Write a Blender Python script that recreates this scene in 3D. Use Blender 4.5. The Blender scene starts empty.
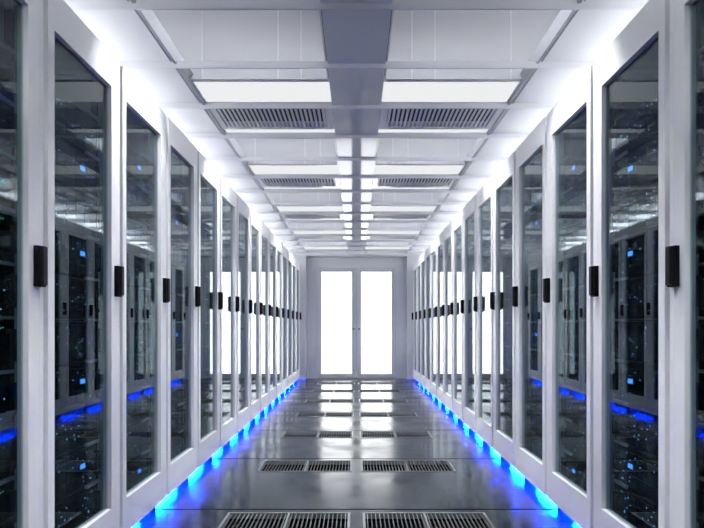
import bpy, bmesh, math, random
from mathutils import Vector
random.seed(7)
C = bpy.context.scene.collection
S = bpy.context.scene

# ------------------------------------------------------------------ materials
def mat(name):
    m = bpy.data.materials.new(name); m.use_nodes = True
    nt = m.node_tree; nt.nodes.clear()
    out = nt.nodes.new('ShaderNodeOutputMaterial')
    return m, nt, out
def pbr(name, col, rough=.5, metal=0., spec=.5, noise=0., nscale=6., bump=0., bscale=200., rvar=0., coat=0.):
    m, nt, out = mat(name)
    b = nt.nodes.new('ShaderNodeBsdfPrincipled')
    b.inputs['Base Color'].default_value = (*col, 1)
    b.inputs['Roughness'].default_value = rough
    b.inputs['Metallic'].default_value = metal
    b.inputs['Specular IOR Level'].default_value = spec
    b.inputs['Coat Weight'].default_value = coat
    b.inputs['Coat Roughness'].default_value = .04
    tc = nt.nodes.new('ShaderNodeTexCoord')
    if noise or rvar:
        n = nt.nodes.new('ShaderNodeTexNoise'); n.inputs['Scale'].default_value = nscale
        n.inputs['Detail'].default_value = 6
        nt.links.new(tc.outputs['Object'], n.inputs['Vector'])
        if noise:
            mr = nt.nodes.new('ShaderNodeMapRange')
            mr.inputs['From Min'].default_value = .3; mr.inputs['From Max'].default_value = .7
            mr.inputs['To Min'].default_value = 1-noise; mr.inputs['To Max'].default_value = 1+noise
            nt.links.new(n.outputs['Fac'], mr.inputs['Value'])
            v = nt.nodes.new('ShaderNodeVectorMath'); v.operation = 'SCALE'
            v.inputs[0].default_value = col
            nt.links.new(mr.outputs['Result'], v.inputs['Scale'])
            nt.links.new(v.outputs['Vector'], b.inputs['Base Color'])
        if rvar:
            mr = nt.nodes.new('ShaderNodeMapRange')
            mr.inputs['From Min'].default_value = .35; mr.inputs['From Max'].default_value = .65
            mr.inputs['To Min'].default_value = max(0, rough-rvar); mr.inputs['To Max'].default_value = rough+rvar
            nt.links.new(n.outputs['Fac'], mr.inputs['Value'])
            nt.links.new(mr.outputs['Result'], b.inputs['Roughness'])
    if bump:
        n = nt.nodes.new('ShaderNodeTexNoise'); n.inputs['Scale'].default_value = bscale
        nt.links.new(tc.outputs['Object'], n.inputs['Vector'])
        bp = nt.nodes.new('ShaderNodeBump'); bp.inputs['Strength'].default_value = bump
        bp.inputs['Distance'].default_value = .002
        nt.links.new(n.outputs['Fac'], bp.inputs['Height'])
        nt.links.new(bp.outputs['Normal'], b.inputs['Normal'])
    nt.links.new(b.outputs[0], out.inputs[0])
    return m
def emit(name, col, strength):
    m, nt, out = mat(name)
    e = nt.nodes.new('ShaderNodeEmission')
    e.inputs['Color'].default_value = (*col, 1); e.inputs['Strength'].default_value = strength
    nt.links.new(e.outputs[0], out.inputs[0])
    return m
def glass(name, tint, f0):
    m, nt, out = mat(name)
    g = nt.nodes.new('ShaderNodeNewGeometry')
    d = nt.nodes.new('ShaderNodeVectorMath'); d.operation = 'DOT_PRODUCT'
    nt.links.new(g.outputs['Normal'], d.inputs[0]); nt.links.new(g.outputs['Incoming'], d.inputs[1])
    def mth(op, a, b=None):
        n = nt.nodes.new('ShaderNodeMath'); n.operation = op
        for i, v in enumerate((a, b)):
            if v is None: continue
            if isinstance(v, (int, float)): n.inputs[i].default_value = v
            else: nt.links.new(v, n.inputs[i])
        return n.outputs[0]
    c = mth('ABSOLUTE', d.outputs['Value'])
    p = mth('POWER', mth('SUBTRACT', 1., c), 5.)
    f = mth('ADD', mth('MULTIPLY', p, 1-f0), f0)
    t = nt.nodes.new('ShaderNodeBsdfTransparent'); t.inputs['Color'].default_value = (*tint, 1)
    gl = nt.nodes.new('ShaderNodeBsdfGlossy'); gl.inputs['Roughness'].default_value = 0.0
    gl.inputs['Color'].default_value = (.83, .91, .96, 1)
    mx = nt.nodes.new('ShaderNodeMixShader')
    nt.links.new(f, mx.inputs[0]); nt.links.new(t.outputs[0], mx.inputs[1]); nt.links.new(gl.outputs[0], mx.inputs[2])
    nt.links.new(mx.outputs[0], out.inputs[0])
    return m

M_white = pbr('white_powder_coat', (.87, .875, .885), .32, spec=.4, noise=.015, nscale=3)
M_inner = pbr('dark_grey_steel', (.012, .016, .019), .6, spec=.15)
M_liner = pbr('lit_grey_green_liner', (.30, .40, .40), .5)  # far liner coloured lighter to stand for the lit inner side wall
M_rail = pbr('galvanised_rail', (.5, .56, .58), .4, metal=.2)
M_glass = glass('tinted_door_glass', (.62, .70, .72), .027)
M_black = pbr('black_plastic', (.003, .003, .004), .6, spec=.08)
M_black2 = pbr('black_satin_plastic', (.007, .007, .009), .5, spec=.12)
M_chassis = pbr('black_steel_chassis', (.003, .004, .005), .7, spec=.03, noise=.2, nscale=20)
M_bezel = pbr('charcoal_drive_bay', (.005, .006, .008), .7, spec=.03)
M_ledw = emit('pale_blue_led', (.32, .55, 1), 2.4)
M_ledg = emit('green_led', (.1, 1, .3), 2.5)
M_disp = emit('blue_status_screen', (.06, .26, 1), 2.6)
M_blue = emit('blue_led_strip', (.0005, .033, 1.0), 1900)
M_ceil = pbr('ceiling_white', (.84, .845, .86), .09, spec=.35, noise=.015, nscale=1.5)
M_ceilmid = pbr('ceiling_blue_grey', (.80, .82, .85), .07, spec=.28)
M_ctrack = pbr('ceiling_track', (.32, .33, .35), .3)
M_rail2 = pbr('ceiling_cross_rail', (.80, .81, .83), .25)
M_groove = pbr('painted_groove_shade', (.38, .39, .41), .5)  # shade in the grooves between doors, painted as grey strips
M_wall = pbr('wall_pale_grey', (.68, .70, .73), .5, bump=.05)
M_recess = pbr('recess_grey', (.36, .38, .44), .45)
M_lamp = emit('light_panel', (.97, .98, 1.0), .60)
M_lampdim = emit('diffuser_panel', (.955, .965, 1.0), .72)
M_seam = emit('diffuser_seam', (.98, .99, 1.0), .95)
M_rowfill = emit('added_row_light', (.97,.98,1.0), 8.5)  # glow of the added lights hidden on the cabinet tops
M_cofferfill = emit('added_coffer_light', (.97,.98,1.0), 66)  # glow of the added boards hidden up in the coffers
M_milk = pbr('milky_panel', (.62,.62,.64), .5)
M_door = emit('bright_frosted_glass', (.98, .99, 1.0), 2.4)
M_dark = pbr('dark_duct', (.02, .035, .045), .6)
M_slat = pbr('white_slat', (.85, .86, .88), .4)
M_ventm = pbr('grey_metal_grille', (.15, .165, .175), .4, metal=.3)
M_grille = pbr('dark_grille_slat', (.09, .10, .105), .55, spec=.2)
M_floor = pbr('polished_dark_floor', (.009, .015, .021), .19, spec=.2, noise=.25, nscale=2.6, rvar=.08)
M_void = pbr('underfloor_black', (.002, .002, .003), .9, spec=0.)

# ------------------------------------------------------------------ mesh builder
class MB:
    def __init__(s, mats): s.v=[]; s.f=[]; s.mi=[]; s.mats = mats if isinstance(mats, (list, tuple)) else [mats]
    def box(s, a, b, m=0):
        x0,x1=sorted((a[0],b[0])); y0,y1=sorted((a[1],b[1])); z0,z1=sorted((a[2],b[2]))
        n=len(s.v)
        s.v += [(x0,y0,z0),(x1,y0,z0),(x1,y1,z0),(x0,y1,z0),(x0,y0,z1),(x1,y0,z1),(x1,y1,z1),(x0,y1,z1)]
        for q in ((0,3,2,1),(4,5,6,7),(0,1,5,4),(1,2,6,5),(2,3,7,6),(3,0,4,7)):
            s.f.append(tuple(n+i for i in q)); s.mi.append(m)
        return s
    def prism(s, pts, axis, lo, hi, m=0):
        """closed polygon in the two other axes, extruded along axis"""
        n=len(s.v); k=len(pts)
        for t in (lo, hi):
            for p in pts:
                c=[p[0],p[1]]; c.insert(axis, t); s.v.append(tuple(c))
        s.f.append(tuple(n+i for i in range(k))); s.f.append(tuple(n+k+i for i in reversed(range(k)))); s.mi += [m, m]
        for i in range(k):
            j=(i+1)%k; s.f.append((n+i, n+k+i, n+k+j, n+j)); s.mi.append(m)
        return s
    def cyl(s, c, axis, r, lo, hi, m=0, k=16):
        return s.prism([(c[0]+r*math.cos(2*math.pi*i/k), c[1]+r*math.sin(2*math.pi*i/k)) for i in range(k)], axis, lo, hi, m)
    def build(s, name, parent=None, bevel=0., kind=None):
        me = bpy.data.meshes.new(name); me.from_pydata(s.v, [], s.f)
        for m in s.mats: me.materials.append(m)
        me.polygons.foreach_set('material_index', s.mi)
        bm = bmesh.new(); bm.from_mesh(me); bmesh.ops.recalc_face_normals(bm, faces=bm.faces)
        if bevel:
            bmesh.ops.bevel(bm, geom=bm.edges[:], offset=bevel, segments=1, affect='EDGES', clamp_overlap=True)
        bm.to_mesh(me); bm.free()
        o = bpy.data.objects.new(name, me); C.objects.link(o)
        if parent: o.parent = parent
        if kind: o['kind'] = kind
        return o
def empty(name, loc, label=None, cat=None, group=None, kind=None):
    o = bpy.data.objects.new(name, None); C.objects.link(o); o.location = loc; o.empty_display_size = .1
    return tag(o, label, cat, group, kind)
def tag(o, label=None, cat=None, group=None, kind=None):
    for k, v in (('label',label),('category',cat),('group',group),('kind',kind)):
        if v: o[k] = v
    return o
def copy_tree(o, parent=None, kids=None):
    c = o.copy(); C.objects.link(c)
    if parent: c.parent = parent
    for ch in KIDS.get(o.name, []): copy_tree(ch, c)
    return c
KIDS = {}
def index_kids():
    KIDS.clear()
    for o in C.objects:
        if o.parent: KIDS.setdefault(o.parent.name, []).append(o)

# ------------------------------------------------------------------ dimensions
EYE = 1.08; W = 1.15; HC = EYE + 1.50; FAR = 13.9; BACK = -2.6; SIDE = 2.45
PITCH = .80; Y0 = 1.70; NCAB = 15
CT = EYE + 1.15*1.12      # cabinet top
CB = .048                 # cabinet underside
ORD = ['first','second','third','fourth','fifth','sixth','seventh','eighth','ninth','tenth','eleventh','twelfth','thirteenth','fourteenth','fifteenth']

# ------------------------------------------------------------------ room shell
fl = MB([M_floor, M_void])
fl.box((-SIDE, BACK, -.12), (SIDE, 14.4, -.06), 1)
seam0, sp = 3.985, 1.532
ys = [seam0 + sp*k for k in range(-5, 8)]
ys = [y for y in ys if BACK < y < 13.9]
edges = [BACK] + ys + [14.4]
VX = ((.035, .745),)                     # vent openings |x|
vent_rows = []
for a, b in zip(edges[:-1], edges[1:]):
    a2 = a + (.011 if a != BACK else 0); b2 = b - (.011 if b != 14.4 else 0)
    vy1 = b - .075; vy0 = vy1 - .42
    if b == 14.4 or vy0 < a2 + .05:
        fl.box((-SIDE, a2, -.05), (SIDE, b2, 0)); continue
    vent_rows.append((vy0, vy1))
    fl.box((-SIDE, a2, -.05), (SIDE, vy0, 0)); fl.box((-SIDE, vy1, -.05), (SIDE, b2, 0))
    fl.box((-SIDE, vy0, -.05), (-.745, vy1, 0)); fl.box((-.035, vy0, -.05), (.035, vy1, 0)); fl.box((.745, vy0, -.05), (SIDE, vy1, 0))
fl.build('floor', kind='structure')

# floor vents: two grilles in one frame
frame = MB(M_ventm); frame.box((-.355,-.21,-.03),(.355,-.195,.003)).box((-.355,.195,-.03),(.355,.21,.003))
for a,b in ((-.355,-.34),(-.006,.006),(.34,.355)): frame.box((a,-.195,-.03),(b,.195,.003))
root = empty('floor_vent', (0,0,0))
frame.build('frame', root)
for sx in (-1, 1):
    g = MB([M_grille, M_void])
    x0 = .006 if sx > 0 else -.34; x1 = .34 if sx > 0 else -.006
    n = 14; stp = (x1-x0)/n
    for i in range(n):
        c = x0 + (i+.5)*stp; g.box((c-.0026,-.195,-.009),(c+.0026,.195,-.001))
    g.box((x0,-.195,-.05),(x1,.195,-.045),1)
    g.build('grille', root)
index_kids()
first = True
rows = [r for r in vent_rows if r[1] > 3.3]
vname = ['in the nearest row, cut by the picture bottom','in the second row from the front','in the third row from the front','in the fourth row from the front','in the fifth row from the front','in the sixth row from the front','in the row nearest the double doors']
for r, (a, b) in enumerate(rows):
    for sx in (-1, 1):
        o = root if first else copy_tree(root); first = False
        o.location = (sx*.39, (a+b)/2, 0)
        tag(o, 'grey slotted floor vent, %s hand, %s' % ('left' if sx < 0 else 'right', vname[min(r,6)] if r < len(rows)-1 else vname[6]), 'floor vent', 'slotted air vents set in the floor')

# ceiling: tiles laid between cross rails, centre strip, side zones
ce = MB([M_ceil])
BAY = .709; B1 = 3.115
T0, T1 = .165, 1.013
b0 = -8
bays = [(k, B1 + (k-1)*BAY) for k in range(b0, 17)]
ystart, yend = bays[0][1], FAR
ce.box((-SIDE, BACK, HC), (-T1, FAR+.4, HC+.03)); ce.box((T1, BACK, HC), (SIDE, FAR+.4, HC+.03))
ce.box((-T0, BACK, HC), (T0, FAR+.4, HC+.68))
ce.box((-SIDE, BACK, HC+.62), (-T0, FAR+.4, HC+.68)); ce.box((T0, BACK, HC+.62), (SIDE, FAR+.4, HC+.68))
ceiling = ce.build('ceiling', kind='structure')
MB(M_ceilmid).box((-T0+.001, BACK+.01, HC-.012), (T0-.001, FAR-.01, HC)).build('centre_strip', ceiling)
for s_ in (-1, 1):
    o = MB(M_ctrack).box((s_*(T1+.002), BACK+.01, HC-.012), (s_*(T1+.018), FAR-.01, HC)).prism([(s_*(T1-.024), HC+.034), (s_*(T1+.002), HC+.034), (s_*(T1+.002), HC-.012)], 1, BACK+.01, FAR-.01).box((s_*(T1+.03), BACK+.01, HC-.006), (s_*(T1+.036), FAR-.01, HC)).build('ceiling_track', ceiling)
for k, y in bays:
    if BACK+.05 < y < FAR-.05:
        MB(M_rail2).prism([(y-.030, HC-.001), (y-.006, HC-.030), (y+.006, HC-.030), (y+.030, HC-.001)], 0, -1.75, 1.75).build('cross_rail', ceiling)

def bay_type(k): return {1:'panel', 2:'lamp', 0:'vent'}[k % 3]
def ceil_proto(kind, s):
    r = empty({'panel':'ceiling_coffer','lamp':'ceiling_light','vent':'ceiling_vent'}[kind], (0,0,0))
    x0, x1 = (T0+.004, T1-.004); L = BAY
    f = MB(M_ceil)
    def bx(mb, a, b, m=0): mb.box((s*a[0],a[1],a[2]), (s*b[0],b[1],b[2]), m)
    if kind == 'panel':
        X = 1.95; z0 = .031
        bx(f,(x0,.024,0),(x1,.034,.56)); bx(f,(x1,.024,z0),(X,.034,.56)); bx(f,(X-.01,.034,z0),(X,L+.27,.56)); bx(f,(x0,.034,0),(x0+.008,L+.27,.56)); bx(f,(x0+.008,.034,.55),(X-.01,L+.27,.56)); f.build('frame', r)
        d = MB([M_milk, M_ceil]); bx(d,(x0+.008,L+.255,.002),(x1,L+.265,.55)); bx(d,(x1,L+.255,z0),(X-.01,L+.265,.55))
        for sx in (.335, .475, .935): bx(d,(sx-.004,L+.252,.002),(sx+.004,L+.255,.55),1)
        d.build('milky_panel', r)
        d = MB(M_cofferfill); bx(d,(x0+.05,.24,.54),(x1-.05,.52,.549)); d.build('light_panel', r)  # unseen light board, added to brighten the aisle from above
        d = MB(M_ceil); bx(d,(x0+.008,.54,.30),(X-.01,.55,.55)); d.build('added_baffle', r)  # unseen board added to keep the coffer light off the milky panel
    elif kind == 'lamp':
        bx(f,(x0,L-.040,0),(x1,L-.024,.03)); bx(f,(x1-.01,.30,0),(x1,L-.04,.03)); bx(f,(x0,.275,.0),(x1-.01,.295,.03)); f.build('frame', r)
        d = MB(M_lamp); bx(d,(x0,.30,.004),(x1-.01,L-.04,.022)); d.build('light_panel', r)
    else:
        bx(f,(x0,.024,-.004),(x1,.07,.03)); bx(f,(x0,.50,-.004),(x1,.56,.03)); bx(f,(x0,.07,-.004),(x0+.05,.5,.03)); bx(f,(x1-.04,.07,-.004),(x1,.5,.03)); bx(f,(x0,L-.034,0),(x1,L-.024,.03)); f.build('frame', r)
        g = MB(M_slat); n = 24; a = x0+.05; w = (x1-.04-a)/n
        for i in range(n):
            c = a+(i+.5)*w
            g.prism([(s*(c-.012), -.002), (s*(c+.005), -.002), (s*(c+.008), .006), (s*(c-.009), .006)], 1, .07, .5)
        # prism() takes (x,z) pairs for axis 1
        g.build('louvre', r)
        b = MB(M_dark); bx(b,(x0+.05,.07,.038),(x1-.04,.5,.045)); b.build('duct_backing', r)
        d = MB(M_lamp); bx(d,(x0,.56,.006),(x1,L-.034,.022)); d.build('light_panel', r)
    return r
protos = {(k, s): ceil_proto(k, s) for k in ('panel','lamp','vent') for s in (-1, 1)}
index_kids()
used = set(); cnt = {}
desc = {'panel': ('milky coffer', 'ceiling coffer', 'coffers with milky panels along the ceiling'),
        'lamp': ('luminous ceiling light', 'ceiling light', 'luminous light panels along the ceiling'),
        'vent': ('louvred ceiling vent', 'ceiling vent', 'louvred vents along the ceiling')}
for k, y in bays:
    if y < BACK+.05 or y + BAY > FAR+.02: continue
    if y < 2.3 and bay_type(k) == 'vent' and y + BAY < 2.9: continue
    if bay_type(k) == 'panel' and y + BAY*1.5 > FAR: continue
    t = bay_type(k)
    if y > 2.3: cnt[t] = cnt.get(t, 0) + 1
    for s in (-1, 1):
        p = protos[(t, s)]
        o = p if (t, s) not in used else copy_tree(p)
        used.add((t, s)); o.location = (0, y, HC)
        side = 'left' if s < 0 else 'right'
        if y > 2.3: where = '%s of the centre strip, %s of its kind from the front' % (side, ORD[cnt[t]-1])
        else: where = '%s of the centre strip, %s behind the viewpoint' % (side, 'well' if y < -.5 else 'just')
        tag(o, desc[t][0] + ', ' + where, desc[t][1], desc[t][2])
# unused bays behind the viewpoint are closed by plain tiles
pl = MB(M_ceil); n_ = 0
for k, y in bays:
    if y < BACK+.05 or (y < 2.3 and bay_type(k) == 'vent' and y + BAY < 2.9):
        a = max(y, BACK); b = y + BAY
        if b > a:
            for s in (-1,1): pl.box((s*T0, a, HC), (s*T1, b, HC+.02))
pl.build('ceiling_tiles', ceiling)

for s, nm in ((-1,'wall_left'),(1,'wall_right')):
    MB(M_wall).box((s*SIDE, BACK, 0), (s*(SIDE+.1), FAR, HC+.68)).build(nm, kind='structure')
MB(M_wall).box((-SIDE, BACK-.1, 0), (SIDE, BACK, HC+.68)).build('wall_front', kind='structure')

# far wall with door recess
RX, RZ, RD = 1.043, EYE+1.462, .22
wb = MB([M_wall, M_recess])
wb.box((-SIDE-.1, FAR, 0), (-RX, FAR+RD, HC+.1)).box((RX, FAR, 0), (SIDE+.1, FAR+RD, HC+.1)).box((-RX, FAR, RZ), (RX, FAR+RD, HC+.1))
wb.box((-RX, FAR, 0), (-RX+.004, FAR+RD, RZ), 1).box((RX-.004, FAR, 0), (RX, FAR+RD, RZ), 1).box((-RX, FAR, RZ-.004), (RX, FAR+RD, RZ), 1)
# inner wall round the doorway
DX, DZ = .83, 2.33
wb.box((-RX, FAR+RD, 0), (-DX, FAR+RD+.1, RZ+.1)).box((DX, FAR+RD, 0), (RX, FAR+RD+.1, RZ+.1)).box((-DX, FAR+RD, DZ), (DX, FAR+RD+.1, RZ+.1))
wb.build('wall_back', kind='structure')
MB(M_wall).box((-DX-.03, FAR+RD-.012, .0), (-DX+.01, FAR+RD, DZ+.03)).box((DX-.01, FAR+RD-.012, 0), (DX+.03, FAR+RD, DZ+.03)).box((-DX+.01, FAR+RD-.012, DZ-.01), (DX-.01, FAR+RD, DZ+.03)).build('trim_1', bevel=.002, kind='structure')
DY = FAR+RD+.01
for i, s in enumerate((-1, 1)):
    x0, x1 = .003, DX-.012
    gx0, gx1, gz0, gz1 = .10, .735, .10, 2.235
    d = MB([M_wall])
    def bx(a, b, mb=None): (mb or d).box((s*a[0],a[1],a[2]), (s*b[0],b[1],b[2]))
    bx((x0,DY,.012),(gx0,DY+.05,DZ-.012)); bx((gx1,DY,.012),(x1,DY+.05,DZ-.012)); bx((gx0,DY,.012),(gx1,DY+.05,gz0)); bx((gx0,DY,gz1),(gx1,DY+.05,DZ-.012))
    dr = d.build('door_%d' % (i+1), kind='structure')
    g = MB(M_door); bx((gx0,DY+.012,gz0),(gx1,DY+.03,gz1), g); g.build('glass_pane', dr)
    h = MB([M_rail, M_black2])
    h.cyl((s*.05, 1.04), 1, .026, DY-.008, DY, 0); h.cyl((s*.05, 1.04), 1, .009, DY-.03, DY-.008, 1)
    h.box((s*.04, DY-.04, 1.03), (s*.085, DY-.028, 1.05), 1)
    h.build('door_handle', dr, bevel=.0015)

# ------------------------------------------------------------------ cabinets
GZ0, GZ1 = .226, EYE+1.13
def cabinet_proto(s):
    r = empty('server_cabinet', (0,0,0))
    def P(a): return (s*a[0], a[1], a[2])
    D = 1.05
    b = MB([M_white, M_inner, M_liner, M_groove])
    def bx(mb, a, c, m=0): mb.box(P(a), P(c), m)
    bx(b,(.042,.0,CB),(D,.016,CT)); bx(b,(.042,PITCH-.016,CB),(D,PITCH,CT))           # sides
    bx(b,(.042,.016,CT-.05),(D,PITCH-.016,CT)); bx(b,(.042,.016,CB+.022),(D,PITCH-.016,CB+.03))   # top, bottom
    bx(b,(D-.015,.016,CB+.03),(D,PITCH-.016,CT-.05),1)
    bx(b,(.05,.016,CB+.031),(D-.016,.02,CT-.051),1); bx(b,(.05,PITCH-.020,CB+.031),(D-.016,PITCH-.016,CT-.051),2)
    bx(b,(.05,.02,CB+.031),(D-.016,PITCH-.02,CB+.036),1); bx(b,(.05,.02,CT-.056),(D-.016,PITCH-.02,CT-.051),1)
    bx(b,(.036,.0,CB),(.042,.016,CT),3); bx(b,(.036,PITCH-.024,CB),(.042,PITCH,CT),3)
    b.build('body', r)
    # inside uprights with shelf brackets between the chassis
    for a, c in ((.022,.068),(.744,.758)):
        m = MB(M_inner); bx(m,(.10,a,CB+.04),(.13,c,CT-.06)); m.build('mounting_rail', r)
    sh = MB([M_rail, M_inner])
    for n in range(11):
        z = .15 + .193*n
        bx(sh,(.088,.60,z-.008),(.102,.742,z+.004)); bx(sh,(.12,.05,z-.008),(.75,.742,z-.003),1)
    sh.build('shelf_brackets', r)
    # door: outer frame with a raised lip at the closing side, glass set back
    y0, y1 = .010, .780
    dz0, dz1 = CB+.004, CT-.004
    d = MB([M_white, M_inner])
    bx(d,(0,y0,dz0),(.040,.063,dz1)); bx(d,(0,.660,dz0),(.040,.742,dz1)); bx(d,(.012,.742,dz0),(.040,y1,dz1)); bx(d,(.004,.752,dz0),(.013,y1,dz1))
    bx(d,(0,.063,dz0),(.040,.660,GZ0)); bx(d,(0,.063,GZ1),(.040,.660,dz1))
    dr = d.build('door', r)
    g = MB(M_glass); bx(g,(.019,.060,GZ0-.003),(.025,.663,GZ1+.003)); g.build('glass_pane', dr)
    k = MB([M_inner])
    bx(k,(.0255,.068,GZ1-.006),(.036,.655,GZ1)); bx(k,(.0255,.063,GZ0),(.036,.068,GZ1))
    k.build('gasket', dr)
    h = MB([M_black, M_black2, M_ledg])
    hz = EYE+.218; hy = .735
    bx(h,(-.020,hy-.040,hz-.073),(0,hy+.016,hz+.073)); bx(h,(-.034,hy-.034,hz-.066),(-.020,hy-.002,hz+.071),1)
    bx(h,(-.027,hy-.001,hz-.066),(-.020,hy+.014,hz+.066),1)
    bx(h,(-.0283,hy+.003,hz+.040),(-.027,hy+.011,hz+.046),2)
    h.build('handle', dr, bevel=.001)
    # plinth: foot block and the blue strip under the front edge
    f = MB(M_inner); bx(f,(.06,.64,0),(.2,.76,CB+.022)); f.build('plinth_foot', r)
    f = MB(M_inner); bx(f,(.8,.06,0),(1.0,.74,CB+.022)); f.build('plinth_foot', r)
    l = MB([M_blue]); bx(l,(.105,.02,CB+.019),(.16,.60,CB+.0215)); l.build('light_strip', r)
    return r
def server_proto(s, seed):
    rnd = random.Random(seed)
    r = empty('rack_server', (0,0,0))
    def bx(mb, a, c, m=0): mb.box((s*a[0],a[1],a[2]), (s*c[0],c[1],c[2]), m)
    H = .176; w0, w1 = .0, .665
    c = MB(M_chassis); bx(c,(.012,w0+.005,0),(.62,w1-.005,H)); c.build('chassis', r)
    f = MB([M_chassis, M_bezel]); bx(f,(0,w0,.0),(.012,w1,H))
    rowsn = 2 + seed % 3; colsn = 6
    for i in range(rowsn):
        for j in range(colsn):
            a = w0+.04+j*(.585/colsn); zz = .012+i*((H-.02)/rowsn)
            bx(f,(-.004,a,zz),(0,a+.585/colsn-.008,zz+(H-.02)/rowsn-.008),1)
    f.build('front_bezel', r)
    for a in (.008, w1-.028):
        g = MB(M_black2); bx(g,(-.03,a,.03),(-.022,a+.016,H-.03)); bx(g,(-.022,a,.03),(0,a+.016,.045)); bx(g,(-.022,a,H-.045),(0,a+.016,H-.03)); g.build('pull_handle', r)
    L = MB([M_ledw, M_ledg, M_disp])
    for i in range(22):
        a = rnd.uniform(w0+.05, w1-.05); zz = rnd.uniform(.02, H-.02); q = rnd.choice((.0012,.0016,.0022))
        bx(L,(-.006,a-q,zz-q),(-.0042,a+q,zz+q), 0 if rnd.random() < .93 else 1)
    L.build('indicator_lights', r)
    if seed % 3 == 1:
        d = MB([M_black2, M_disp]); a = .14 if seed == 1 else .46; zz = .06 if seed == 1 else .09
        bx(d,(-.010,a-.008,zz-.006),(-.0042,a+.058,zz+.026)); bx(d,(-.011,a,zz),(-.010,a+.050,zz+.020),1); d.build('status_screen', r)
    return r

cabp = {s: cabinet_proto(s) for s in (-1, 1)}
srvp = {(s, i): server_proto(s, i) for s in (-1, 1) for i in range(5)}
index_kids()
usedc = set()
for s in (-1, 1):
    side = 'left' if s < 0 else 'right'
    rnd = random.Random(11)
    for k in range(NCAB):
        y = Y0 + PITCH*k
        o = cabp[s] if s not in usedc else copy_tree(cabp[s]); usedc.add(s)
        o.location = (s*W, y, 0)
        if k == 0: wh = 'cut off by the picture edge, nearest in the %s row' % side
        elif k == NCAB-1: wh = 'last one beside the far wall in the %s row' % side
        else: wh = '%s from the front in the %s row' % (ORD[k], side)
        tag(o, 'white glass-fronted server cabinet, ' + wh, 'server cabinet', 'server cabinets lining the aisle')
        n = 10 if k < 6 else 9
        for j in range(n):
            i = rnd.randrange(5)
            if k == 0 or k == 1:
                i = (0,2,3)[rnd.randrange(3)]
                if j in ((3, 5) if k == 0 else (1, 3, 4, 6, 8)): i = 4 if j != 4 else 1
            p = srvp[(s, i)]
            q = p if (s, i) not in usedc else copy_tree(p); usedc.add((s, i))
            q.location = (s*(W+.104), y+.072, .155 + .193*j)
            lv = 'lowest' if j == 0 else ('topmost' if j == n-1 else '%s from the bottom' % ORD[j])
            cb = 'nearest cabinet' if k == 0 else ('farthest cabinet' if k == NCAB-1 else '%s cabinet' % ORD[k])
            tag(q, 'black server%s, %s in %s, %s row' % (' with blue screen' if i % 3 == 1 else '', lv, cb, side), 'server', 'rack servers behind the glass doors')

for s in (-1, 1):  # added lights, out of view, brightening the ceiling and cabinet fronts
    side = 'left' if s < 0 else 'right'
    r = empty('added_linear_light', (s*1.9, 0, CT), 'added unseen slim light lying on top of the %s row of cabinets' % side, 'light')
    a, b = Y0+.02, Y0+PITCH*NCAB-.02
    h = MB(M_white)
    h.box((s*.01, a, 0), (s*.05, b, .13)); h.box((-s*.01, a, 0), (s*.01, b, .018)); h.build('housing', r)
    t = MB(M_rowfill); t.box((0, a+.03, .02), (s*.01, b-.03, .12)); t.build('light_panel', r)

# ------------------------------------------------------------------ world, camera, view
w = bpy.data.worlds.new('world'); S.world = w; w.use_nodes = True
w.node_tree.nodes['Background'].inputs[0].default_value = (.8,.85,1,1); w.node_tree.nodes['Background'].inputs[1].default_value = .3
cd = bpy.data.cameras.new('camera'); cam = bpy.data.objects.new('camera', cd); C.objects.link(cam)
cam.location = (0, 0, EYE); cam.rotation_euler = (math.pi/2, 0, 0)
cd.sensor_fit = 'HORIZONTAL'; cd.sensor_width = 36; cd.lens = 673/704*36
cd.shift_x = -(356.5-352)/704; cd.shift_y = (327-264)/704
S.camera = cam
S.view_settings.view_transform = 'Standard'; S.view_settings.look = 'None'
S.view_settings.gamma = 1; S.view_settings.use_curve_mapping = False; S.view_settings.exposure = 0.55
try:
    S.cycles.max_bounces = 14; S.cycles.diffuse_bounces = 6; S.cycles.glossy_bounces = 8; S.cycles.transparent_max_bounces = 24
    S.cycles.sample_clamp_indirect = 6; S.cycles.use_denoising = True
    S.cycles.caustics_reflective = True
except Exception: pass
